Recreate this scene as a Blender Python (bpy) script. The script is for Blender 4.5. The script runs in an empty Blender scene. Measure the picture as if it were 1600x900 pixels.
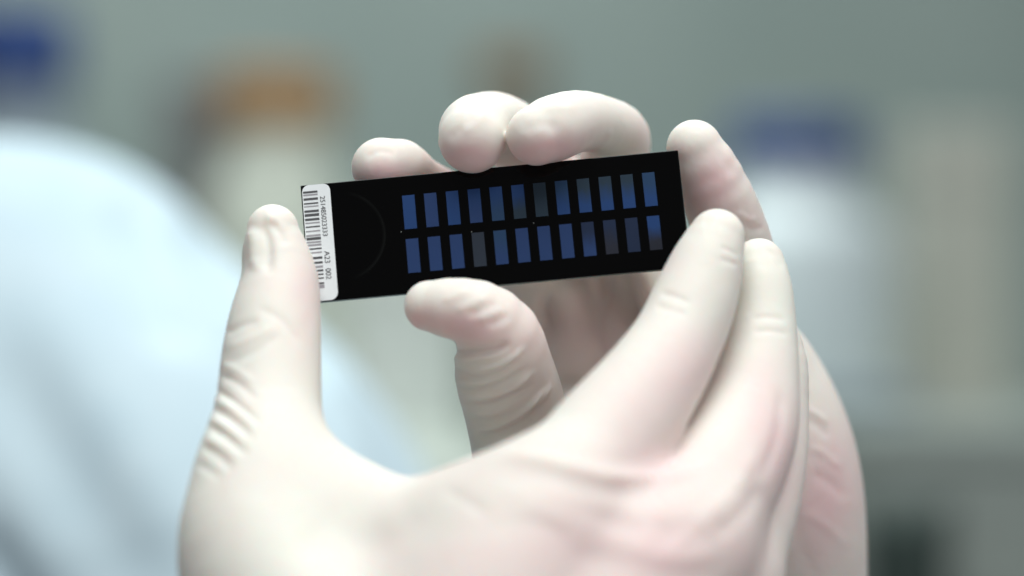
import bpy, bmesh, math, random
import numpy as np
import openvdb
from mathutils import Vector, Matrix

# ------------------------------------------------------------------ camera
sc = bpy.context.scene
col = sc.collection
D = 503.25            # camera to slide, mm
MM = 0.1258125        # mm per photo pixel at the slide
Z0 = 1050.0           # height of the camera, mm
cam_data = bpy.data.cameras.new("camera")
cam = bpy.data.objects.new("camera", cam_data)
col.objects.link(cam)
cam.location = (0, -D / 1000, Z0 / 1000)
cam.rotation_euler = (math.radians(90), 0, 0)
cam_data.lens = 90
cam_data.sensor_width = 36
cam_data.clip_start = 0.02
cam_data.clip_end = 50
cam_data.dof.use_dof = True
cam_data.dof.focus_distance = D / 1000 + 0.004
cam_data.dof.aperture_fstop = 4.1
sc.camera = cam

# ------------------------------------------------------------------ light
world = bpy.data.worlds.new("World")
sc.world = world
world.use_nodes = True
bg = world.node_tree.nodes["Background"]
bg.inputs[0].default_value = (0.88, 0.90, 0.95, 1)
bg.inputs[1].default_value = 0.20

def area(name, loc, target, sx, sy, power, color):
    l = bpy.data.lights.new(name, 'AREA')
    l.shape = 'RECTANGLE'
    l.size, l.size_y = sx, sy
    l.energy = power
    l.color = color
    o = bpy.data.objects.new(name, l)
    col.objects.link(o)
    o.location = loc
    o.rotation_euler = (Vector(target) - Vector(loc)).to_track_quat('-Z', 'Y').to_euler()
    return o

area("ceiling_lamp_hands", (0.05, -0.30, 2.20), (0, 0, 1.05), 1.1, 0.7, 20.0, (0.965, 1.0, 0.99))
area("front_fill_light", (1.05, -0.95, 1.55), (0, 0, 1.05), 0.9, 0.6, 5.2, (1.0, 0.98, 0.98))  # added fill light at the right front, not a ceiling fixture
area("bench_fill_light", (-0.3, 1.45, 2.35), (-0.05, 1.75, 0.95), 1.0, 0.5, 26, (0.92, 1.0, 0.99))  # unseen light added to brighten the wall and bench

sc.view_settings.view_transform = 'Standard'
sc.view_settings.look = 'None'
sc.view_settings.exposure = 0.0
sc.view_settings.gamma = 1.0
sc.view_settings.use_curve_mapping = False
sc.render.engine = 'CYCLES'
sc.cycles.use_denoising = True
sc.cycles.max_bounces = 8

# ------------------------------------------------------------------ helpers
def P(px, py, d):
    """photo measure -> mm (x right, y away, z up about the camera axis)"""
    s = MM * (D + d) / D
    return np.array([(px - 800) * s, d, -(py - 450) * s])

def RAD(r, d):
    return r * MM * (D + d) / D

def W(v):
    return Vector((v[0] / 1000, v[1] / 1000, (v[2] + Z0) / 1000))

def tag(o, label, cat, group=None):
    o["label"] = label
    o["category"] = cat
    if group:
        o["group"] = group
    return o

def add(name, me, mat, parent=None, loc=None):
    o = bpy.data.objects.new(name, me)
    col.objects.link(o)
    if mat is not None and len(me.materials) == 0:
        me.materials.append(mat)
    if parent is not None:
        o.parent = parent
    if loc is not None:
        o.location = loc
    return o

def empty(name, loc):
    o = bpy.data.objects.new(name, None)
    o.empty_display_size = 0.02
    col.objects.link(o)
    o.location = loc
    return o

def smooth(me, on=True):
    me.polygons.foreach_set("use_smooth", [on] * len(me.polygons))

# ------------------------------------------------------------------ materials
def mat_base(name, color, rough=0.5, spec=0.5, metal=0.0):
    m = bpy.data.materials.new(name)
    m.use_nodes = True
    b = m.node_tree.nodes["Principled BSDF"]
    b.inputs["Base Color"].default_value = (*color, 1)
    b.inputs["Roughness"].default_value = rough
    b.inputs["Specular IOR Level"].default_value = spec
    b.inputs["Metallic"].default_value = metal
    return m, m.node_tree, b

def noisy(name, c1, c2, scale, rough=0.5, bump=0.0, spec=0.4, detail=4):
    m, nt, b = mat_base(name, c1, rough, spec)
    n = nt.nodes.new("ShaderNodeTexNoise")
    n.inputs["Scale"].default_value = scale
    n.inputs["Detail"].default_value = detail
    tc = nt.nodes.new("ShaderNodeTexCoord")
    nt.links.new(tc.outputs["Object"], n.inputs["Vector"])
    r = nt.nodes.new("ShaderNodeValToRGB")
    r.color_ramp.elements[0].color = (*c1, 1)
    r.color_ramp.elements[1].color = (*c2, 1)
    r.color_ramp.elements[0].position = 0.35
    r.color_ramp.elements[1].position = 0.65
    nt.links.new(n.outputs["Fac"], r.inputs["Fac"])
    nt.links.new(r.outputs["Color"], b.inputs["Base Color"])
    if bump:
        bp = nt.nodes.new("ShaderNodeBump")
        bp.inputs["Strength"].default_value = bump
        bp.inputs["Distance"].default_value = 0.001
        nt.links.new(n.outputs["Fac"], bp.inputs["Height"])
        nt.links.new(bp.outputs["Normal"], b.inputs["Normal"])
    return m

def glove_material():
    m, nt, b = mat_base("latex_glove", (0.8, 0.78, 0.7), 0.58, 0.25)
    at = nt.nodes.new("ShaderNodeAttribute")
    at.attribute_name = "pink"
    tc = nt.nodes.new("ShaderNodeTexCoord")
    n = nt.nodes.new("ShaderNodeTexNoise")
    n.inputs["Scale"].default_value = 60
    n.inputs["Detail"].default_value = 4
    nt.links.new(tc.outputs["Object"], n.inputs["Vector"])
    mr = nt.nodes.new("ShaderNodeMapRange")
    mr.inputs["From Min"].default_value = 0.3
    mr.inputs["From Max"].default_value = 0.7
    mr.inputs["To Min"].default_value = 0.0
    mr.inputs["To Max"].default_value = 0.22
    nt.links.new(n.outputs["Fac"], mr.inputs["Value"])
    ad = nt.nodes.new("ShaderNodeMath")
    ad.operation = 'ADD'
    ad.use_clamp = True
    nt.links.new(at.outputs["Fac"], ad.inputs[0])
    nt.links.new(mr.outputs["Result"], ad.inputs[1])
    mx = nt.nodes.new("ShaderNodeMix")
    mx.data_type = 'RGBA'
    mx.inputs["A"].default_value = (0.775, 0.772, 0.70, 1)      # slack cream latex
    mx.inputs["B"].default_value = (0.77, 0.575, 0.57, 1)      # stretched, skin shows through
    nt.links.new(ad.outputs[0], mx.inputs["Factor"])
    nt.links.new(mx.outputs["Result"], b.inputs["Base Color"])
    b.inputs["Subsurface Weight"].default_value = 0.6
    b.inputs["Subsurface Radius"].default_value = (1.0, 0.45, 0.32)
    b.inputs["Subsurface Scale"].default_value = 0.0045
    # fine crinkle of the thin rubber
    n2 = nt.nodes.new("ShaderNodeTexNoise")
    n2.inputs["Scale"].default_value = 180
    n2.inputs["Detail"].default_value = 5
    n2.inputs["Distortion"].default_value = 0.8
    nt.links.new(tc.outputs["Object"], n2.inputs["Vector"])
    n3 = nt.nodes.new("ShaderNodeTexNoise")
    n3.inputs["Scale"].default_value = 70
    n3.inputs["Detail"].default_value = 2
    n3.inputs["Distortion"].default_value = 1.5
    nt.links.new(tc.outputs["Object"], n3.inputs["Vector"])
    sm = nt.nodes.new("ShaderNodeMath")
    sm.operation = 'MULTIPLY_ADD'
    sm.inputs[1].default_value = 0.35
    nt.links.new(n2.outputs["Fac"], sm.inputs[0])
    nt.links.new(n3.outputs["Fac"], sm.inputs[2])
    bp = nt.nodes.new("ShaderNodeBump")
    bp.inputs["Strength"].default_value = 0.14
    bp.inputs["Distance"].default_value = 0.0015
    nt.links.new(sm.outputs[0], bp.inputs["Height"])
    nt.links.new(bp.outputs["Normal"], b.inputs["Normal"])
    return m

M_glove = glove_material()
M_coat = noisy("coat_cotton", (0.54, 0.68, 0.75), (0.59, 0.725, 0.79), 40, 0.85, 0.3, 0.2)

# ------------------------------------------------------------------ soft-body modelling with a distance field
class Field:
    """distance field in mm, limbs grown from chains of tapering round segments"""
    def __init__(self, lo, hi, h):
        self.lo = np.array(lo, float)
        self.h = h
        self.margin = 0.0
        self.n = np.ceil((np.array(hi) - self.lo) / h).astype(int) + 1
        self.ax = [self.lo[i] + h * np.arange(self.n[i]) for i in range(3)]
        self.a = np.full(self.n, 30.0, np.float32)

    def blank(self):
        return np.full(self.n, 30.0, np.float32)

    def seg(self, arr, a, b, ra, rb, k):
        m = max(k + 6.0, self.margin)
        lo = np.minimum(a - ra, b - rb) - m
        hi = np.maximum(a + ra, b + rb) + m
        i0 = np.clip(np.floor((lo - self.lo) / self.h).astype(int), 0, self.n - 1)
        i1 = np.clip(np.ceil((hi - self.lo) / self.h).astype(int) + 1, 0, self.n)
        if np.any(i1 <= i0):
            return
        X = self.ax[0][i0[0]:i1[0], None, None]
        Y = self.ax[1][None, i0[1]:i1[1], None]
        Z = self.ax[2][None, None, i0[2]:i1[2]]
        ab = b - a
        L2 = float(ab @ ab) + 1e-9
        t = ((X - a[0]) * ab[0] + (Y - a[1]) * ab[1] + (Z - a[2]) * ab[2]) / L2
        t = np.clip(t, 0, 1)
        dx = X - a[0] - t * ab[0]
        dy = Y - a[1] - t * ab[1]
        dz = Z - a[2] - t * ab[2]
        d = (np.sqrt(dx * dx + dy * dy + dz * dz) - (ra + (rb - ra) * t)).astype(np.float32)
        s = arr[i0[0]:i1[0], i0[1]:i1[1], i0[2]:i1[2]]
        s[...] = smin(s, d, k)

    def chain(self, arr, nodes, k=0.0, step=2.5):
        """nodes: (px, py, depth mm, radius px)"""
        pts = np.array([np.append(P(x, y, d), RAD(r, d)) for x, y, d, r in nodes])
        pts = spline(pts, step)
        for i in range(len(pts) - 1):
            self.seg(arr, pts[i, :3], pts[i + 1, :3], pts[i, 3], pts[i + 1, 3], k)

    def mesh(self):
        g = openvdb.FloatGrid(30.0)
        g.copyFromArray(self.a)
        v, tri, q = g.convertToPolygons(0.0, 0.0) if False else openvdb_poly(g)
        return v * self.h + self.lo, q

def openvdb_poly(g):
    r = g.convertToQuads(0.0) if hasattr(g, "convertToQuads") else None
    if r is not None:
        return r[0], None, r[1]
    r = g.convertToPolygons(0.0, 0.0)
    return r[0], r[1], r[2]

def smin(a, b, k):
    if k <= 0:
        return np.minimum(a, b)
    hh = np.maximum(k - np.abs(a - b), 0) / k
    return np.minimum(a, b) - hh * hh * (k * 0.25)

def spline(p, step):
    """Catmull-Rom through the nodes"""
    out = []
    n = len(p)
    for i in range(n - 1):
        p0 = p[i - 1] if i > 0 else 2 * p[0] - p[1]
        p3 = p[i + 2] if i + 2 < n else 2 * p[-1] - p[-2]
        p1, p2 = p[i], p[i + 1]
        m = max(1, int(np.linalg.norm((p2 - p1)[:3]) / step))
        for j in range(m):
            t = j / m
            out.append(0.5 * (2 * p1 + (p2 - p0) * t + (2 * p0 - 5 * p1 + 4 * p2 - p3) * t * t
                              + (3 * p1 - p0 - 3 * p2 + p3) * t ** 3))
    out.append(p[-1])
    return np.array(out)

def project(v):
    s = MM * (D + v[:, 1]) / D
    return np.stack([v[:, 0] / s + 800, -v[:, 2] / s + 450], 1)

def normals(v, q):
    a = np.cross(v[q[:, 2]] - v[q[:, 0]], v[q[:, 3]] - v[q[:, 1]])
    n = np.zeros_like(v)
    for k in range(4):
        np.add.at(n, q[:, k], a)
    return n / (np.linalg.norm(n, axis=1, keepdims=True) + 1e-12)

def poly_dist(uv, line):
    """distance to a polyline and the position along it (0..1)"""
    line = np.array(line, float)
    best = np.full(len(uv), 1e9)
    along = np.zeros(len(uv))
    seg = np.linalg.norm(np.diff(line, axis=0), axis=1)
    cum = np.concatenate([[0], np.cumsum(seg)])
    for i in range(len(line) - 1):
        ab = line[i + 1] - line[i]
        t = np.clip(((uv - line[i]) @ ab) / (ab @ ab), 0, 1)
        d = np.linalg.norm(uv - line[i] - t[:, None] * ab, axis=1)
        m = d < best
        best[m] = d[m]
        along[m] = (cum[i] + t[m] * seg[i]) / cum[-1]
    return best, along

def sculpt(v, n, strokes, dmin=-1e9, dmax=1e9):
    """creases (amp < 0) and ridges (amp > 0), mm, carved into the side that faces the viewer"""
    uv = project(v)
    off = np.zeros(len(v))
    front = np.clip(-n[:, 1] * 2.0 + 0.5, 0, 1) * (v[:, 1] > dmin) * (v[:, 1] < dmax)
    for amp, width, line, *rng in strokes:
        line = np.array(line, float)
        lo = line.min(0) - 4 * width
        hi = line.max(0) + 4 * width
        idx = np.where((uv[:, 0] > lo[0]) & (uv[:, 0] < hi[0]) & (uv[:, 1] > lo[1]) & (uv[:, 1] < hi[1]) & (front > 0))[0]
        if rng:
            idx = idx[(v[idx, 1] > rng[0][0]) & (v[idx, 1] < rng[0][1])]
        if len(idx) == 0:
            continue
        pl = spline(np.concatenate([line, np.zeros((len(line), 1))], 1), 6)[:, :2] if len(line) > 2 else line
        d, s = poly_dist(uv[idx], pl)
        fade = np.clip(np.minimum(s, 1 - s) * 5, 0.0, 1.0)
        off[idx] += amp * np.exp(-(d / width) ** 2) * fade * front[idx]
    return v + n * off[:, None]

def blobs(v, spots):
    uv = project(v)
    p = np.zeros(len(v))
    for x, y, rx, ry, ang, amp in spots:
        c, s = math.cos(math.radians(ang)), math.sin(math.radians(ang))
        dx, dy = uv[:, 0] - x, uv[:, 1] - y
        a, b = (dx * c + dy * s) / rx, (-dx * s + dy * c) / ry
        p += 1.35 * amp * np.exp(-(a * a + b * b))
    return np.clip(p, 0, 1)

def to_mesh(name, v, q, origin):
    me = bpy.data.meshes.new(name)
    vv = (v - origin) / 1000.0
    me.vertices.add(len(vv))
    me.vertices.foreach_set("co", vv.astype(np.float32).ravel())
    me.loops.add(len(q) * 4)
    me.loops.foreach_set("vertex_index", q.astype(np.int32).ravel())
    me.polygons.add(len(q))
    me.polygons.foreach_set("loop_start", np.arange(0, len(q) * 4, 4, dtype=np.int32))
    me.update(calc_edges=True)
    me.validate()
    smooth(me)
    return me

def oriented(v, q):
    # faces turned outward
    a = v[q[:, 0]]; b = v[q[:, 1]]; c = v[q[:, 2]]
    if np.sum(np.einsum('ij,ij->i', a, np.cross(b, c))) + np.sum(np.einsum('ij,ij->i', a, np.cross(c, v[q[:, 3]]))) < 0:
        q = q[:, ::-1]
    return q

def relax(v, q, it=2, lam=0.5):
    for _ in range(it):
        acc = np.zeros_like(v); cnt = np.zeros(len(v))
        for k in range(4):
            i, j = q[:, k], q[:, (k + 1) % 4]
            np.add.at(acc, i, v[j]); np.add.at(cnt, i, 1)
            np.add.at(acc, j, v[i]); np.add.at(cnt, j, 1)
        v = v + lam * (acc / np.maximum(cnt, 1)[:, None] - v)
    return v

# ------------------------------------------------------------------ setting: wall and bench far behind
def box_mesh(name, sx, sy, sz, bev=0.0, seg=2):
    bm = bmesh.new()
    bmesh.ops.create_cube(bm, size=1)
    for vt in bm.verts:
        vt.co = Vector((vt.co.x * sx, vt.co.y * sy, (vt.co.z + 0.5) * sz))
    if bev:
        bmesh.ops.bevel(bm, geom=bm.edges[:], offset=bev, segments=seg, affect='EDGES', profile=0.5)
    me = bpy.data.meshes.new(name)
    bm.to_mesh(me); bm.free()
    return me

def lathe(name, prof, n=40):
    """prof: (radius, z) from bottom to top"""
    bm = bmesh.new()
    rings = []
    for r, z in prof:
        if r < 1e-6:
            rings.append([bm.verts.new((0, 0, z))])
        else:
            rings.append([bm.verts.new((r * math.cos(2 * math.pi * i / n), r * math.sin(2 * math.pi * i / n), z)) for i in range(n)])
    for a, b in zip(rings, rings[1:]):
        for i in range(n):
            j = (i + 1) % n
            if len(a) == 1:
                bm.faces.new((a[0], b[j], b[i]))
            elif len(b) == 1:
                bm.faces.new((a[i], a[j], b[0]))
            else:
                bm.faces.new((a[i], a[j], b[j], b[i]))
    me = bpy.data.meshes.new(name)
    bm.to_mesh(me); bm.free()
    smooth(me)
    return me

M_wall = noisy("wall_paint", (0.158, 0.198, 0.188), (0.205, 0.245, 0.232), 2.5, 0.7)
M_bench = noisy("bench_laminate", (0.55, 0.60, 0.54), (0.60, 0.65, 0.59), 3.0, 0.4)
M_bench_front = noisy("bench_front_paint", (0.30, 0.36, 0.33), (0.34, 0.40, 0.37), 3.0, 0.5)

BENCH = 127.0          # bench top below the camera axis, mm
wall = add("wall", box_mesh("wall", 5.0, 0.1, 2.6), M_wall, None, (0, 2.30, 0))
wall["kind"] = "structure"
bench = empty("lab_bench", (0, 1.72, 0))
tag(bench, "pale green laboratory bench along the grey green wall", "bench")
add("bench_top", box_mesh("bench_top", 3.6, 1.04, 0.04, 0.004), M_bench, bench, (0, 0, (Z0 - BENCH) / 1000 - 0.04))
add("bench_cabinet", box_mesh("bench_cabinet", 3.5, 0.96, (Z0 - BENCH) / 1000 - 0.042), M_bench_front, bench, (0, 0.02, 0))

def on_bench(px, d):
    p = P(px, 450, d)
    return Vector((p[0] / 1000, d / 1000, (Z0 - BENCH) / 1000 + 0.0005))

def bottle(px, d, top_py, cap_w, cap_h, body_w, cap_mat, body_mat, label, shoulder=0.16):
    """screw-cap reagent bottle standing on the bench; sizes in photo pixels"""
    s = MM * (D + d) / D / 1000
    H = BENCH / 1000 + (450 - top_py) * s - 0.0005
    rc, hc, rb = cap_w * s / 2, cap_h * s, body_w * s / 2
    o = empty("reagent_bottle", on_bench(px, d))
    tag(o, label, "bottle")
    hb = H - hc
    sh = hb * shoulder
    rn = min(rc * 0.86, rb)
    prof = [(0, 0), (rb * 0.92, 0), (rb, rb * 0.1)]
    prof += [(rb, hb - sh * 1.6)]
    for i in range(1, 7):
        t = i / 6
        prof.append((rb + (rn - rb) * (0.5 - 0.5 * math.cos(math.pi * t)), hb - sh * 1.6 + sh * t))
    prof += [(rn, hb + hc * 0.6), (0, hb + hc * 0.6)]
    add("bottle_body", lathe("bottle_body", prof), body_mat, o)
    # ribbed screw cap
    n = 48
    bm = bmesh.new()
    rings = []
    for f, z in ((0.96, 0.0), (1.0, hc * 0.08), (1.0, hc * 0.86), (0.93, hc)):
        rings.append([bm.verts.new((rc * f * (1 - (0.03 if i % 2 else 0)) * math.cos(2 * math.pi * i / n),
                                    rc * f * (1 - (0.03 if i % 2 else 0)) * math.sin(2 * math.pi * i / n), z)) for i in range(n)])
    for a, b in zip(rings, rings[1:]):
        for i in range(n):
            j = (i + 1) % n
            bm.faces.new((a[i], a[j], b[j], b[i]))
    bm.faces.new(rings[-1])
    bm.faces.new(rings[0][::-1])
    me = bpy.data.meshes.new("cap")
    bm.to_mesh(me); bm.free()
    add("cap", me, cap_mat, o, (0, 0, hb))
    return o

M_orange = noisy("orange_cap_plastic", (0.31, 0.17, 0.065), (0.35, 0.195, 0.075), 20, 0.45)
M_blue = noisy("blue_cap_plastic", (0.016, 0.048, 0.18), (0.022, 0.058, 0.21), 20, 0.4)
M_brown = noisy("brown_cap_plastic", (0.19, 0.12, 0.06), (0.22, 0.14, 0.07), 20, 0.5)
M_cream = noisy("cream_polyethylene", (0.58, 0.62, 0.54), (0.62, 0.66, 0.58), 12, 0.45)
M_paleblue = noisy("frosted_blue_white_plastic", (0.60, 0.68, 0.70), (0.64, 0.72, 0.74), 12, 0.4)
M_beige = noisy("beige_carton", (0.40, 0.41, 0.36), (0.44, 0.45, 0.40), 12, 0.7)
M_pale = noisy("pale_carton", (0.57, 0.60, 0.585), (0.61, 0.64, 0.62), 5, 0.7)
M_amber = noisy("amber_glass", (0.16, 0.19, 0.17), (0.18, 0.21, 0.19), 12, 0.25)
M_dark = noisy("dark_green_plastic", (0.045, 0.068, 0.06), (0.055, 0.08, 0.07), 12, 0.5)
M_slate = noisy("slate_plastic", (0.20, 0.25, 0.29), (0.23, 0.28, 0.32), 12, 0.5)
M_violet = noisy("grey_violet_carton", (0.15, 0.155, 0.155), (0.17, 0.17, 0.17), 12, 0.7)

bottle(432, 1500, 112, 190, 88, 215, M_orange, M_cream, "cream reagent bottle with an orange screw cap on the bench")
bottle(1245, 1450, 188, 215, 72, 300, M_blue, M_paleblue, "frosted blue white bottle with a wide flat blue cap")
bottle(20, 1550, 18, 190, 120, 240, M_blue, M_slate, "tall slate bottle with a big blue cap behind the white coat")
bottle(800, 1600, 85, 110, 50, 130, M_brown, M_amber, "dark bottle with a small brown cap behind the gloved fingers")

def carton(px0, px1, top_py, d, depth, mat, name, label, cat):
    s = MM * (D + d) / D / 1000
    o = empty(name, on_bench((px0 + px1) / 2, d))
    H = BENCH / 1000 + (450 - top_py) * s
    w = (px1 - px0) * s
    tag(o, label, cat)
    add("box_body", box_mesh("box_body", w, depth, H * 0.8, 0.003), mat, o)
    add("lid", box_mesh("lid", w * 1.03, depth * 1.03, H * 0.2 - 0.001, 0.003), mat, o, (0, 0, H * 0.8 + 0.0005))
    return o

carton(1410, 1565, 200, 1520, 0.07, M_beige, "carton_box", "tall beige carton beside the blue capped bottle", "carton")
carton(262, 340, 125, 1640, 0.06, M_violet, "carton_box", "small dark grey violet carton beside the orange capped bottle", "carton")
carton(480, 870, 395, 1780, 0.12, M_pale, "carton_box", "wide pale grey carton on the bench behind the slide", "carton")
carton(1250, 1420, 610, 1290, 0.08, M_slate, "storage_box", "low slate blue storage box in front of the blue capped bottle", "box")

# dark tub at the front of the bench
def tub():
    d = 900
    s = MM * (D + d) / D / 1000
    o = empty("waste_tub", Vector((P(1415, 450, d)[0] / 1000, d / 1000, 0.0)))
    tag(o, "dark green waste tub standing before the bench", "tub")
    top = (Z0 / 1000) - (785 - 450) * s
    r = 140 * s / 2
    prof = [(0, 0), (r * 0.85, 0), (r * 0.9, 0.01), (r, top - 0.02), (r * 1.06, top - 0.018), (r * 1.06, top), (r * 0.97, top), (r * 0.87, 0.02), (0, 0.02)]
    add("tub_wall", lathe("tub_wall", prof), M_dark, o)
tub()

def floor_cabinet():
    d = 1050
    s = MM * (D + d) / D / 1000
    o = empty("floor_cabinet", Vector((P(1540, 450, d)[0] / 1000, d / 1000, 0.0)))
    tag(o, "grey green metal cabinet standing before the bench beside the dark tub", "cabinet")
    h = Z0 / 1000 - (655 - 450) * s
    w = 480 * s
    m = noisy("cabinet_enamel", (0.24, 0.28, 0.26), (0.27, 0.31, 0.285), 6, 0.5)
    add("cabinet_body", box_mesh("cabinet_body", w, 0.16, h - 0.02, 0.004), m, o)
    add("cabinet_top", box_mesh("cabinet_top", w + 0.01, 0.17, 0.0195, 0.004), m, o, (0, 0, h - 0.0195))
    add("door", box_mesh("door", w - 0.03, 0.01, h * 0.86, 0.003), m, o, (0, -0.0855, h * 0.05))
floor_cabinet()

# ------------------------------------------------------------------ white coat behind, at the left
def lab_coat():
    h = 4.0
    f = Field((-420, 150, -420), (60, 620, 130), h)
    f.margin = 90.0
    arm = np.full(f.n, 90.0, np.float32)
    torso = arm.copy()
    f.chain(arm, [(-480, 600, 420, 300), (-200, 560, 410, 300), (60, 545, 390, 305)], 15, 15)
    f.chain(arm, [(60, 545, 390, 300), (170, 660, 360, 300), (335, 850, 330, 320), (440, 1150, 310, 335), (470, 1500, 300, 340)], 12, 15)
    f.chain(torso, [(-300, 800, 410, 380), (-150, 1050, 380, 400), (-100, 1500, 370, 440)], 12, 15)
    f.a = smin(arm, torso, 85)
    v, q = f.mesh()
    q = oriented(v, q)
    v = relax(v, q, 2)
    n = normals(v, q)
    v = sculpt(v, n, [
        (-2.5, 75, [(-60, 480), (20, 590), (110, 730), (190, 860), (260, 1000)]),
        (2.5, 75, [(60, 450), (130, 600), (230, 760), (300, 900)]),
        (-6, 40, [(290, 300), (340, 400), (400, 520), (440, 640)]),
        (2, 60, [(-80, 640), (40, 790), (110, 920)]),
        (-4, 45, [(-60, 820), (30, 960), (60, 1100)]),
        (-5, 35, [(180, 300), (240, 420), (290, 560)]),
        (5, 45, [(480, 560), (530, 700), (560, 860)]),
    ])
    org = P(-150, 1500, 400)
    me = to_mesh("lab_coat", v, q, org)
    o = add("lab_coat", me, M_coat, None, W(org))
    tag(o, "white lab coat shoulder and sleeve of a person behind the gloved thumb", "lab coat")
lab_coat()

# ------------------------------------------------------------------ hands
def finish_hand(name, f, wrist, strokes, pink, label, sleeve_nodes):
    v, q = f.mesh()
    q = oriented(v, q)
    v = relax(v, q, 2)
    n = normals(v, q)
    v = sculpt(v, n, strokes)
    me = to_mesh(name, v, q, wrist)
    at = me.attributes.new("pink", 'FLOAT', 'POINT')
    at.data.foreach_set("value", blobs(v, pink).astype(np.float32))
    o = add(name, me, M_glove, None, W(wrist))
    tag(o, label, "gloved hand")
    # coat sleeve the wrist comes out of
    pts = spline(np.array([np.append(P(x, y, d), RAD(r, d)) for x, y, d, r in sleeve_nodes]), 12)
    bm = bmesh.new()
    rings = []
    N = 40
    for i, p in enumerate(pts):
        t = pts[min(i + 1, len(pts) - 1), :3] - pts[max(i - 1, 0), :3]
        t = t / np.linalg.norm(t)
        e1 = np.cross(t, (0, 1, 0)); e1 /= np.linalg.norm(e1)
        e2 = np.cross(t, e1)
        ring = []
        for j in range(N):
            an = 2 * math.pi * j / N
            rr = p[3] * (1 + 0.03 * math.sin(3 * an + i * 0.9) + 0.02 * math.sin(7 * an - i * 0.5))
            ring.append(bm.verts.new(((p[:3] + rr * (e1 * math.cos(an) + e2 * math.sin(an)) - wrist) / 1000).tolist()))
        rings.append(ring)
    for a, b in zip(rings, rings[1:]):
        for j in range(N):
            bm.faces.new((a[j], a[(j + 1) % N], b[(j + 1) % N], b[j]))
    bmesh.ops.recalc_face_normals(bm, faces=bm.faces[:])
    sm = bpy.data.meshes.new("sleeve")
    bm.to_mesh(sm); bm.free()
    smooth(sm)
    so = add("sleeve", sm, M_coat, o)
    md = so.modifiers.new("thickness", 'SOLIDIFY')
    md.thickness = 0.0012
    return o

H = 0.5

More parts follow.
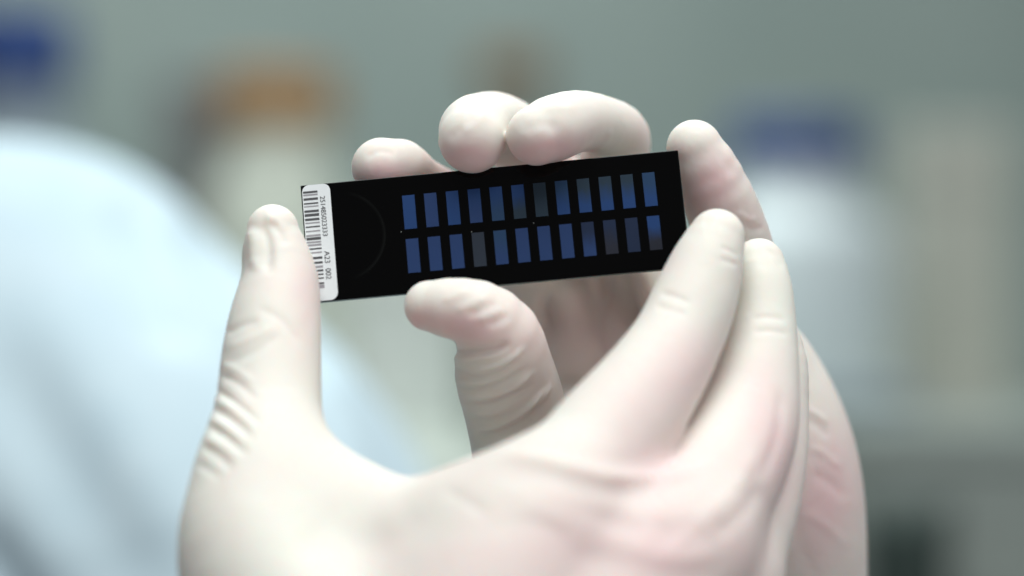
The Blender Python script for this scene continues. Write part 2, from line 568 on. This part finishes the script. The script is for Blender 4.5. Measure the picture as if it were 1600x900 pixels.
def near_hand():
    f = Field((-75, -105, -135), (75, 25, 22), H)
    body = f.blank()
    # thumb, thenar
    f.chain(body, [(426, 360, -2, 41), (430, 395, -3, 51), (437, 440, -5, 60), (430, 500, -9, 71), (424, 560, -13, 77),
                   (420, 630, -18, 82), (411, 700, -24, 90), (402, 770, -30, 103), (408, 860, -36, 130), (460, 970, -42, 150), (600, 1090, -48, 165)], 0.5)
    # web between thumb and index
    web = f.blank()
    f.chain(web, [(430, 750, -27, 85), (495, 782, -30, 90), (620, 836, -36, 91), (740, 825, -41, 96), (850, 805, -45, 95)], 0.5)
    body = smin(body, web, 9)
    # back of the hand
    palm = f.blank()
    for nodes in ([(880, 800, -44, 96), (780, 950, -50, 140), (710, 1150, -55, 185)],
                  [(1060, 850, -38, 104), (890, 1000, -46, 150), (740, 1160, -52, 185)],
                  [(1110, 905, -26, 95), (940, 1040, -38, 140), (760, 1170, -48, 180)],
                  [(1075, 985, -18, 90), (930, 1090, -32, 130), (770, 1190, -45, 170)],
                  [(740, 1140, -53, 185), (700, 1300, -60, 190), (680, 1560, -70, 220)]):
        f.chain(palm, nodes, 7)
    body = smin(body, palm, 10)
    # fingers
    fingers = f.blank()
    for nodes in ([(1120, 370, -9, 44), (1105, 412, -11, 56), (1086, 467, -14, 65), (1057, 534, -19, 70), (1012, 606, -26, 80), (948, 694, -34, 95), (870, 795, -44, 102)],
                  [(1186, 412, 0, 40), (1189, 450, -2, 48), (1190, 510, -5, 54), (1182, 590, -10, 66), (1164, 670, -16, 82), (1118, 760, -27, 95), (1060, 850, -38, 104)],
                  [(1208, 520, 4, 38), (1217, 570, 1, 44), (1212, 640, -3, 51), (1200, 720, -9, 60), (1160, 820, -18, 80), (1110, 905, -26, 95)],
                  [(1180, 650, 9, 36), (1188, 720, 4, 42), (1170, 800, -3, 54), (1130, 900, -12, 75), (1075, 985, -18, 90)]):
        one = f.blank()
        f.chain(one, nodes, 0.5)
        fingers = smin(fingers, one, 0.6)
    f.a = smin(body, fingers, 5)
    strokes = [
        # thumb knuckle creases
        (-0.48, 5.0, [(334, 606), (365, 626), (410, 662)]), (0.36, 5.0, [(334, 622), (365, 640), (402, 672)]),
        (-0.50, 5.0, [(328, 636), (358, 652), (398, 686)]), (0.36, 5.0, [(326, 652), (352, 666), (385, 694)]),
        (-0.54, 5.0, [(322, 664), (350, 680), (390, 712)]), (0.34, 5.0, [(318, 682), (345, 696), (374, 718)]),
        (-0.46, 4.5, [(313, 695), (338, 710), (366, 734)]), (-0.30, 5.0, [(306, 722), (326, 734), (345, 748)]),
        (-0.34, 5.0, [(340, 584), (370, 598), (405, 625)]), (0.22, 5.0, [(344, 566), (372, 580), (400, 600)]),
        (-0.25, 6, [(350, 524), (375, 510), (405, 500)]), (-0.25, 7, [(350, 570), (400, 548), (440, 520)]),
        (0.25, 7, [(350, 545), (400, 525), (430, 505)]), (-0.2, 7, [(400, 480), (440, 500), (470, 540)]),
        # thumb nail
        (0.55, 9, [(392, 352), (396, 385), (398, 425)]), (-0.6, 8, [(412, 350), (420, 385), (418, 430)]),
        (0.35, 8, [(412, 334), (432, 345), (446, 362)]), (-0.3, 7, [(422, 350), (438, 362), (448, 385)]),
        # fold of the glove across the finger roots
        (0.6, 10, [(745, 722), (790, 713), (840, 716), (900, 731), (950, 744), (1025, 746), (1085, 735), (1125, 712)]),
        (-0.35, 16, [(760, 745), (840, 744), (900, 758), (950, 770), (1025, 770), (1085, 757)]),
        (-0.25, 14, [(850, 690), (900, 705), (960, 718), (1020, 720)]),
        (-0.35, 13, [(1115, 840), (1140, 818), (1168, 790), (1190, 755)]), (0.25, 15, [(1090, 835), (1120, 800), (1150, 770)]),
        (0.25, 16, [(880, 842), (960, 850), (1050, 872), (1145, 858)]), (-0.2, 20, [(900, 875), (980, 885), (1060, 900), (1130, 890)]),
        (-0.25, 9, [(690, 765), (725, 780), (768, 808)]), (-0.2, 13, [(1010, 800), (1040, 830), (1060, 850)]),
        (0.25, 18, [(1180, 700), (1150, 780), (1130, 830)]),
        (-0.4, 34, [(470, 820), (520, 880), (540, 940)]), (0.4, 34, [(640, 800), (560, 830), (500, 880)]),
        # index and middle creases
        (-0.28, 5, [(1030, 458), (1052, 462), (1080, 474)]), (-0.22, 5, [(1022, 476), (1050, 484), (1075, 492)]),
        (-0.2, 4, [(1122, 386), (1138, 390), (1155, 400)]), (-0.2, 4, [(1122, 404), (1138, 408), (1156, 416)]),
        (0.12, 13, [(905, 762), (1000, 800), (1090, 800), (1170, 745)]), (-0.1, 13, [(890, 790), (990, 826), (1085, 828)]),
        (0.12, 13, [(770, 760), (860, 800), (950, 835), (1030, 850)]), (0.12, 12, [(1060, 745), (1030, 800), (1000, 868)]), (0.18, 11, [(1200, 660), (1160, 740), (1080, 830), (1020, 890)]),
        (-0.2, 5, [(1172, 498), (1200, 495), (1230, 500)]), (-0.2, 5, [(1175, 520), (1200, 516), (1235, 522)]),
        (-0.22, 5, [(1195, 385), (1212, 400), (1225, 420)]),
        (-0.35, 9, [(1220, 600), (1215, 680), (1190, 750)]),
    ]
    pink = [(480, 460, 30, 80, 0, .4), (420, 440, 30, 30, 0, .1), (1010, 650, 110, 80, -50, .32), (1080, 560, 60, 60, 0, .25),
            (900, 820, 220, 80, 20, .25), (1100, 820, 140, 110, 0, .3), (750, 880, 130, 60, 0, .2), (1215, 700, 40, 90, 0, .5),
            (1060, 420, 30, 40, 0, .15), (1180, 620, 30, 80, 10, .25), (1040, 730, 60, 30, 0, .3), (960, 900, 240, 80, 0, .2), (600, 900, 80, 60, 0, .1)]
    finish_hand("gloved_hand", f, P(690, 1500, -66), strokes, pink,
                "white latex gloved hand pinching the slide's short edges between thumb and fingers",
                [(720, 1290, -60, 235), (690, 1500, -66, 270), (660, 1900, -80, 320), (640, 2300, -95, 360)])
near_hand()

def far_hand():
    f = Field((-36, -28, -135), (85, 98, 45), H)
    body = f.blank()
    f.chain(body, [(671, 478, -8, 40), (700, 481, -9, 46), (745, 491, -9, 53), (778, 526, -6, 66), (788, 580, 0, 77), (803, 632, 5, 79),
                   (816, 690, 10, 80), (830, 750, 15, 86), (880, 860, 24, 120), (970, 970, 34, 150), (1080, 1100, 45, 165)], 0.5)
    palm = f.blank()
    for nodes in ([(880, 520, 64, 72), (960, 760, 68, 110), (1080, 1060, 56, 165)],
                  [(950, 490, 68, 75), (1040, 780, 70, 115), (1110, 1080, 56, 170)],
                  [(1035, 490, 58, 70), (1130, 780, 60, 115), (1140, 1080, 56, 170)],
                  [(1175, 585, 36, 86), (1214, 720, 38, 100), (1222, 830, 40, 105), (1222, 930, 44, 107), (1190, 1090, 50, 140)],
                  [(1110, 1080, 54, 180), (1130, 1280, 58, 190), (1150, 1560, 64, 220)],
                  [(850, 760, 34, 70), (920, 720, 48, 70)]):
        f.chain(palm, nodes, 6)
    body = smin(body, palm, 7)
    fingers = f.blank()
    for nodes in ([(596, 262, 10, 47), (625, 263, 13, 45), (660, 291, 19, 43), (740, 345, 30, 52), (830, 425, 49, 62), (880, 520, 64, 72)],
                  [(738, 218, 2.5, 53), (742, 206, 7, 56), (752, 200, 13, 54), (778, 200, 23, 54), (818, 228, 36, 54), (870, 300, 49, 56), (920, 400, 58, 64), (950, 490, 68, 75)],
                  [(838, 212, 0.0, 47), (862, 202, 2, 51), (900, 190, 8, 48), (938, 195, 16, 45), (968, 215, 26, 47), (958, 272, 38, 56), (985, 350, 48, 60), (1035, 490, 58, 70)],
                  [(1085, 231, 9, 44), (1100, 262, 10, 50), (1122, 310, 12, 55), (1142, 365, 16, 58), (1155, 430, 21, 63), (1163, 520, 28, 72), (1175, 585, 36, 86)]):
        one = f.blank()
        f.chain(one, nodes, 0.5)
        fingers = smin(fingers, one, 0.6)
    f.a = smin(body, fingers, 4)
    strokes = [
        # thumb: rings of slack rubber below the joint
        (-0.93, 6.0, [(694, 544), (725, 550), (765, 548), (800, 536)], (-30, 10)),
        (0.29, 3.4, [(702, 557), (722, 562), (748, 561)], (-30, 12)),
        (0.58, 3.8, [(735, 578), (765, 575), (795, 562), (822, 541)], (-30, 14)),
        (-0.64, 4.7, [(704, 568), (735, 588), (775, 586), (815, 560)], (-30, 14)),
        (0.41, 3.4, [(712, 592), (738, 599), (766, 597)], (-30, 14)),
        (-0.52, 4.2, [(710, 604), (745, 609), (788, 597), (828, 570)], (-30, 14)),
        (0.58, 3.8, [(722, 618), (758, 620), (800, 606), (838, 578)], (-30, 14)),
        (-0.70, 5.1, [(720, 630), (762, 633), (806, 618), (838, 598)], (-30, 16)),
        (0.35, 3.4, [(735, 645), (762, 646), (788, 640)], (-30, 16)),
        (-0.41, 4.2, [(732, 657), (768, 656), (800, 645)], (-30, 18)),
        (0.70, 3.8, [(738, 672), (780, 664), (822, 640), (854, 606)], (-30, 18)),
        (-0.70, 5.1, [(738, 686), (785, 677), (828, 652), (856, 622)], (-30, 20)),
        (0.46, 4.2, [(742, 702), (785, 692), (820, 672)], (-30, 20)),
        (0.35, 3.4, [(838, 640), (850, 622), (862, 600)], (-30, 20)),
        # thumb pad
        (0.25, 6, [(712, 488), (735, 476), (762, 462)], (-30, 3)), (-0.25, 6, [(730, 494), (752, 484), (775, 470)], (-30, 3)),
        (0.28, 6, [(745, 502), (768, 492), (788, 480)], (-30, 3)), (-0.22, 6, [(762, 510), (782, 500), (800, 490)], (-30, 3)),
        (0.2, 6, [(690, 470), (712, 462), (732, 450)], (-30, 3)),
        (-0.3, 8, [(700, 222), (722, 198), (748, 182)]), (-0.22, 9, [(812, 204), (842, 194), (878, 200)]), (0.25, 9, [(718, 205), (740, 190), (765, 176)]),
        (-0.25, 6, [(570, 248), (592, 236), (620, 240)]), (0.2, 7, [(830, 175), (870, 166), (905, 172)]),
        # ring finger underside
        (0.2, 5, [(930, 236), (948, 222), (956, 200)]),
        # little finger
        (0.15, 7, [(1130, 225), (1142, 245), (1160, 268)]), (-0.12, 8, [(1122, 232), (1132, 252), (1150, 275)]),
        (0.2, 5, [(1150, 330), (1165, 340), (1185, 345)]), (-0.18, 5, [(1160, 350), (1175, 358), (1195, 355)]),
        # slack rubber along the edge of the hand
        (0.22, 5, [(1255, 638), (1272, 644), (1296, 662)]), (-0.2, 7, [(1250, 655), (1272, 662), (1298, 684)]),
        (0.15, 6, [(1262, 700), (1285, 706), (1318, 735)]), (-0.15, 9, [(1262, 740), (1290, 750), (1325, 780)]),
        (0.12, 9, [(1250, 800), (1290, 820), (1330, 860)]), (-0.15, 12, [(1235, 790), (1250, 850), (1275, 900)]),
        # palm
        (-5, 20, [(845, 540), (865, 490), (890, 450), (900, 400)], (25, 120)), (-5, 20, [(960, 400), (968, 450), (985, 500), (1020, 540)], (25, 120)), (2.5, 20, [(1000, 400), (1015, 450), (1040, 500)], (25, 120)), (-1.5, 16, [(860, 600), (920, 605), (960, 570)], (25, 120)),
    ]
    pink = [(720, 512, 65, 26, 12, .75), (650, 502, 25, 20, 0, .4), (600, 274, 45, 24, 0, .7), (730, 250, 48, 28, 0, .85), (855, 240, 60, 28, -10, .85),
            (1110, 290, 45, 60, 25, .75), (1170, 340, 40, 30, 30, .3), (1290, 780, 60, 130, 10, .65), (930, 520, 120, 100, 0, .5), (1000, 200, 20, 30, 0, .2),
            (810, 640, 50, 70, 0, .12), (1060, 235, 16, 16, 0, .3)]
    finish_hand("gloved_hand", f, P(1145, 1500, 62), strokes, pink,
                "white latex gloved hand behind the slide, fingers curled over its top, thumb wrinkled",
                [(1125, 1290, 58, 235), (1150, 1500, 62, 270), (1200, 1900, 70, 320), (1240, 2300, 80, 360)])
far_hand()

# ------------------------------------------------------------------ the slide
TL = np.array([468.0, 290.0]); U = np.array([593.0, -56.0]); V = np.array([17.0, 184.5])
LU, LV = np.linalg.norm(U), np.linalg.norm(V)
TILT = math.radians(-15)
def slide():
    c = TL + U / 2 + V / 2
    Wm = LU * MM / 1000
    Hm = LV * MM / 1000 / math.cos(TILT)
    T = 0.0010
    ku, kv = Wm / LU, Hm / LV
    root = empty("microarray_slide", W(P(c[0], c[1], 0)))
    roll = math.atan2(56, 593)
    root.rotation_euler = (Matrix.Rotation(-roll, 3, 'Y') @ Matrix.Rotation(TILT, 3, 'X')).to_euler()
    tag(root, "black glass microarray slide with two rows of blue spots and a barcode label", "slide")
    m, nt, b = mat_base("black_coated_glass", (0.0008, 0.0008, 0.0008), 0.12, 0.16)
    tc = nt.nodes.new("ShaderNodeTexCoord")
    n = nt.nodes.new("ShaderNodeTexNoise")
    n.inputs["Scale"].default_value = 90
    nt.links.new(tc.outputs["Object"], n.inputs["Vector"])
    mr = nt.nodes.new("ShaderNodeMapRange")
    mr.inputs["To Min"].default_value = 0.03
    mr.inputs["To Max"].default_value = 0.12
    nt.links.new(n.outputs["Fac"], mr.inputs["Value"])
    nt.links.new(mr.outputs["Result"], b.inputs["Roughness"])
    # faint arc of reflection painted into the base colour at the blank end
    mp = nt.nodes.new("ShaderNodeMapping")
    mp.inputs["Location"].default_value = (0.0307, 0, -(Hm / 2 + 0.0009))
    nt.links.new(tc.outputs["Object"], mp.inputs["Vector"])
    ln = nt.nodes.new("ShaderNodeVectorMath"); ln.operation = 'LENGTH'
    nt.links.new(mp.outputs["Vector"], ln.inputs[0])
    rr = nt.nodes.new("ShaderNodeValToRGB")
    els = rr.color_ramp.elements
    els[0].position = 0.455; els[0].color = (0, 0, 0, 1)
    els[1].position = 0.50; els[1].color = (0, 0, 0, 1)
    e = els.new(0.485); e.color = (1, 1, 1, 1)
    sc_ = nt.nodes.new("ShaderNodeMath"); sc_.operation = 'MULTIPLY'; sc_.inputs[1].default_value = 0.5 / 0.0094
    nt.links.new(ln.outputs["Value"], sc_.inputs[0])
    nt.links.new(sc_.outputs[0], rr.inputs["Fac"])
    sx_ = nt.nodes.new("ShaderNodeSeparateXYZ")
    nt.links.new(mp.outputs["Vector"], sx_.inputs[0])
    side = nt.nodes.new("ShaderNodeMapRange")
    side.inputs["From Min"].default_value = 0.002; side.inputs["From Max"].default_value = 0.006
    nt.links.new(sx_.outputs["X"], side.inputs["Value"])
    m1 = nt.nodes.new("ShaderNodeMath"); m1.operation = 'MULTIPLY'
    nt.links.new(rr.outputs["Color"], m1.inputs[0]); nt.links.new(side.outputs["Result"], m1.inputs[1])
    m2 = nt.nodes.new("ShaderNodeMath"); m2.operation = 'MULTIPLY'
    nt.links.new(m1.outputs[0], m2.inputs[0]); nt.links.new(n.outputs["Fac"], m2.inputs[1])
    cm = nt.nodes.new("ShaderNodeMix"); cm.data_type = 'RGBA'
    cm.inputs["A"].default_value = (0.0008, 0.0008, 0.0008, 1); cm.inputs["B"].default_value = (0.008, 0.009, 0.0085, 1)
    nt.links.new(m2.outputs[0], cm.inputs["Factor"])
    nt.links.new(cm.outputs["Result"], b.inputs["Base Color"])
    # glass body: x along, z up, front face at y = -T/2
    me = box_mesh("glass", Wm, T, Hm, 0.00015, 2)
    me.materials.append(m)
    edge, _, eb = mat_base("cut_glass_edge", (0.10, 0.13, 0.12), 0.25, 0.5)
    me.materials.append(edge)
    for p in me.polygons:
        p.material_index = 0 if abs(p.normal.y) > 0.9 else 1
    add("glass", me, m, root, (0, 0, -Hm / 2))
    def loc(a, bb, lift):
        return Vector(((a - LU / 2) * ku, -T / 2 - lift, -(bb - LV / 2) * kv))
    def plate(name, a0, a1, b0, b1, lift, thick, mat, parent, radii=(0, 0, 0, 0)):
        """thin rounded rectangle on the front face; radii TL, TR, BR, BL"""
        bm = bmesh.new()
        cx, cy = (a0 + a1) / 2, (b0 + b1) / 2
        pts = []
        for (x, y, sx, sy, r, st) in ((a0, b0, 1, 1, radii[0], 180), (a1, b0, -1, 1, radii[1], 270), (a1, b1, -1, -1, radii[2], 0), (a0, b1, 1, -1, radii[3], 90)):
            if r <= 0:
                pts.append((x, y))
            else:
                for i in range(7):
                    an = math.radians(st + 90 * i / 6)
                    pts.append((x + sx * r + r * math.cos(an), y + sy * r + r * math.sin(an)))
        ring = lambda yy: [bm.verts.new(((x - cx) * ku, yy, -(y - cy) * kv)) for x, y in pts]
        f0, f1 = ring(-thick), ring(0)
        bm.faces.new(f0)
        bm.faces.new(f1[::-1])
        for i in range(len(pts)):
            j = (i + 1) % len(pts)
            bm.faces.new((f0[j], f0[i], f1[i], f1[j]))
        bmesh.ops.recalc_face_normals(bm, faces=bm.faces[:])
        me = bpy.data.meshes.new(name)
        bm.to_mesh(me); bm.free()
        o = add(name, me, mat, parent)
        o.location = loc(cx, cy, lift) - (parent.location if parent is not root else Vector((0, 0, 0)))
        return o
    # spots: iridescent film reflection painted as a top and a bottom colour for each
    B1, B2, B3 = (0.0105, 0.040, 0.135), (0.014, 0.036, 0.112), (0.013, 0.040, 0.095)
    G1, G2, N1, N2 = (0.014, 0.029, 0.046), (0.018, 0.025, 0.038), (0.008, 0.017, 0.045), (0.014, 0.016, 0.026)
    up = [(B1, B1), (B2, B2), (B1, B1), (B1, B2), (B1, B3), (B1, G1), (G1, G1), (B3, B1), (G1, B1), (G1, B1), (G1, B1), (B3, B1)]
    dn = [(B2, B2), (B2, B2), (B2, B2), (G2, G2), (B3, B2), (B2, B2), (B2, B2), (B2, B2), (N1, B2), (N1, N2), (N1, N1), (B1, N2)]
    for row, (cols, b0) in enumerate(((up, 31.5), (dn, 100.3))):
        for i, (ct, cb) in enumerate(cols):
            mm, nt, bs = mat_base("blue_spot_film", ct, 0.35, 0.3)
            tc = nt.nodes.new("ShaderNodeTexCoord")
            sp = nt.nodes.new("ShaderNodeSeparateXYZ")
            nt.links.new(tc.outputs["Generated"], sp.inputs[0])
            nz = nt.nodes.new("ShaderNodeTexNoise")
            nz.inputs["Scale"].default_value = 2.2
            nz.noise_dimensions = '4D'
            nz.inputs["W"].default_value = row * 20 + i * 1.7
            nt.links.new(tc.outputs["Generated"], nz.inputs["Vector"])
            ma = nt.nodes.new("ShaderNodeMath"); ma.operation = 'MULTIPLY_ADD'
            ma.inputs[1].default_value = 0.4
            nt.links.new(nz.outputs["Fac"], ma.inputs[0])
            nt.links.new(sp.outputs["Z"], ma.inputs[2])
            rp = nt.nodes.new("ShaderNodeValToRGB")
            rp.color_ramp.elements[0].color = (*cb, 1)
            rp.color_ramp.elements[1].color = (*ct, 1)
            rp.color_ramp.elements[0].position = 0.45
            rp.color_ramp.elements[1].position = 1.0 + 0.12 * math.sin(i * 2.1 + row)
            nt.links.new(ma.outputs[0], rp.inputs["Fac"])
            nt.links.new(rp.outputs["Color"], bs.inputs["Base Color"])
            a0 = 157.6 + i * 34.33
            plate("array_spot", a0, a0 + 19.4, b0, b0 + 53.2, 0.00003, 0.00002, mm, root)
    M_mark, _, _ = mat_base("alignment_mark_white", (0.12, 0.13, 0.12), 0.5)
    for a, bb in ((151, 87), (260.5, 97.5), (358, 93)):
        plate("alignment_mark", a, a + 1.5, bb, bb + 1.8, 0.00003, 0.00002, M_mark, root)
    # paper label
    M_paper = noisy("label_paper", (0.70, 0.73, 0.74), (0.74, 0.77, 0.78), 200, 0.6)
    M_ink, _, _ = mat_base("barcode_ink", (0.075, 0.075, 0.08), 0.6, 0.3)
    M_ink2, _, _ = mat_base("faint_barcode_ink", (0.30, 0.29, 0.31), 0.6, 0.3)
    lab = plate("label", 2.0, 46.0, 0.8, 183.8, 0.00003, 0.00008, M_paper, root, (11, 11, 12, 11))
    bars = [(12.2, 3.2, 0), (16.6, 2.4, 1), (23.2, 3.6, 0), (30.2, 2.2, 0), (34.8, 1.8, 1), (42.5, 3.6, 0), (48.6, 4.2, 0), (55.5, 3.6, 0), (61, 2, 1),
            (67.2, 2.2, 0), (74, 2, 1), (81, 3, 1), (86, 4.2, 0), (91.5, 2.6, 1), (96, 3, 1), (102, 2.4, 0), (108, 2.2, 1), (116.5, 3.6, 0), (124, 3.4, 0),
            (130.5, 3.4, 1), (136.5, 3, 0), (142.5, 2.2, 0), (148.5, 2.2, 0), (156.5, 2.6, 0), (161.5, 5.5, 1)]
    for bb, th, faint in bars:
        plate("barcode_bar", 3.4, 26.0, bb - th / 2, bb + th / 2, 0.00013, 0.00002, M_ink2 if faint else M_ink, lab)
    for txt, b0, size in (("251485023333", 20, 8.2), ("A23", 107, 9.0), ("002", 134, 9.0)):
        cu = bpy.data.curves.new("serial_number", 'FONT')
        cu.body = txt
        cu.size = size * ku * 1.35
        cu.align_x = 'LEFT'
        to = bpy.data.objects.new("serial_text", cu)
        col.objects.link(to)
        dg = bpy.context.evaluated_depsgraph_get()
        me = bpy.data.meshes.new_from_object(to.evaluated_get(dg))
        bpy.data.objects.remove(to)
        me.materials.clear()
        o = add("serial_text", me, M_ink, lab)
        o.rotation_euler = (Matrix.Rotation(math.radians(90), 3, 'Y') @ Matrix.Rotation(math.radians(90), 3, 'X')).to_euler()
        o.location = loc(29.5, b0, 0.00016) - lab.location
slide()
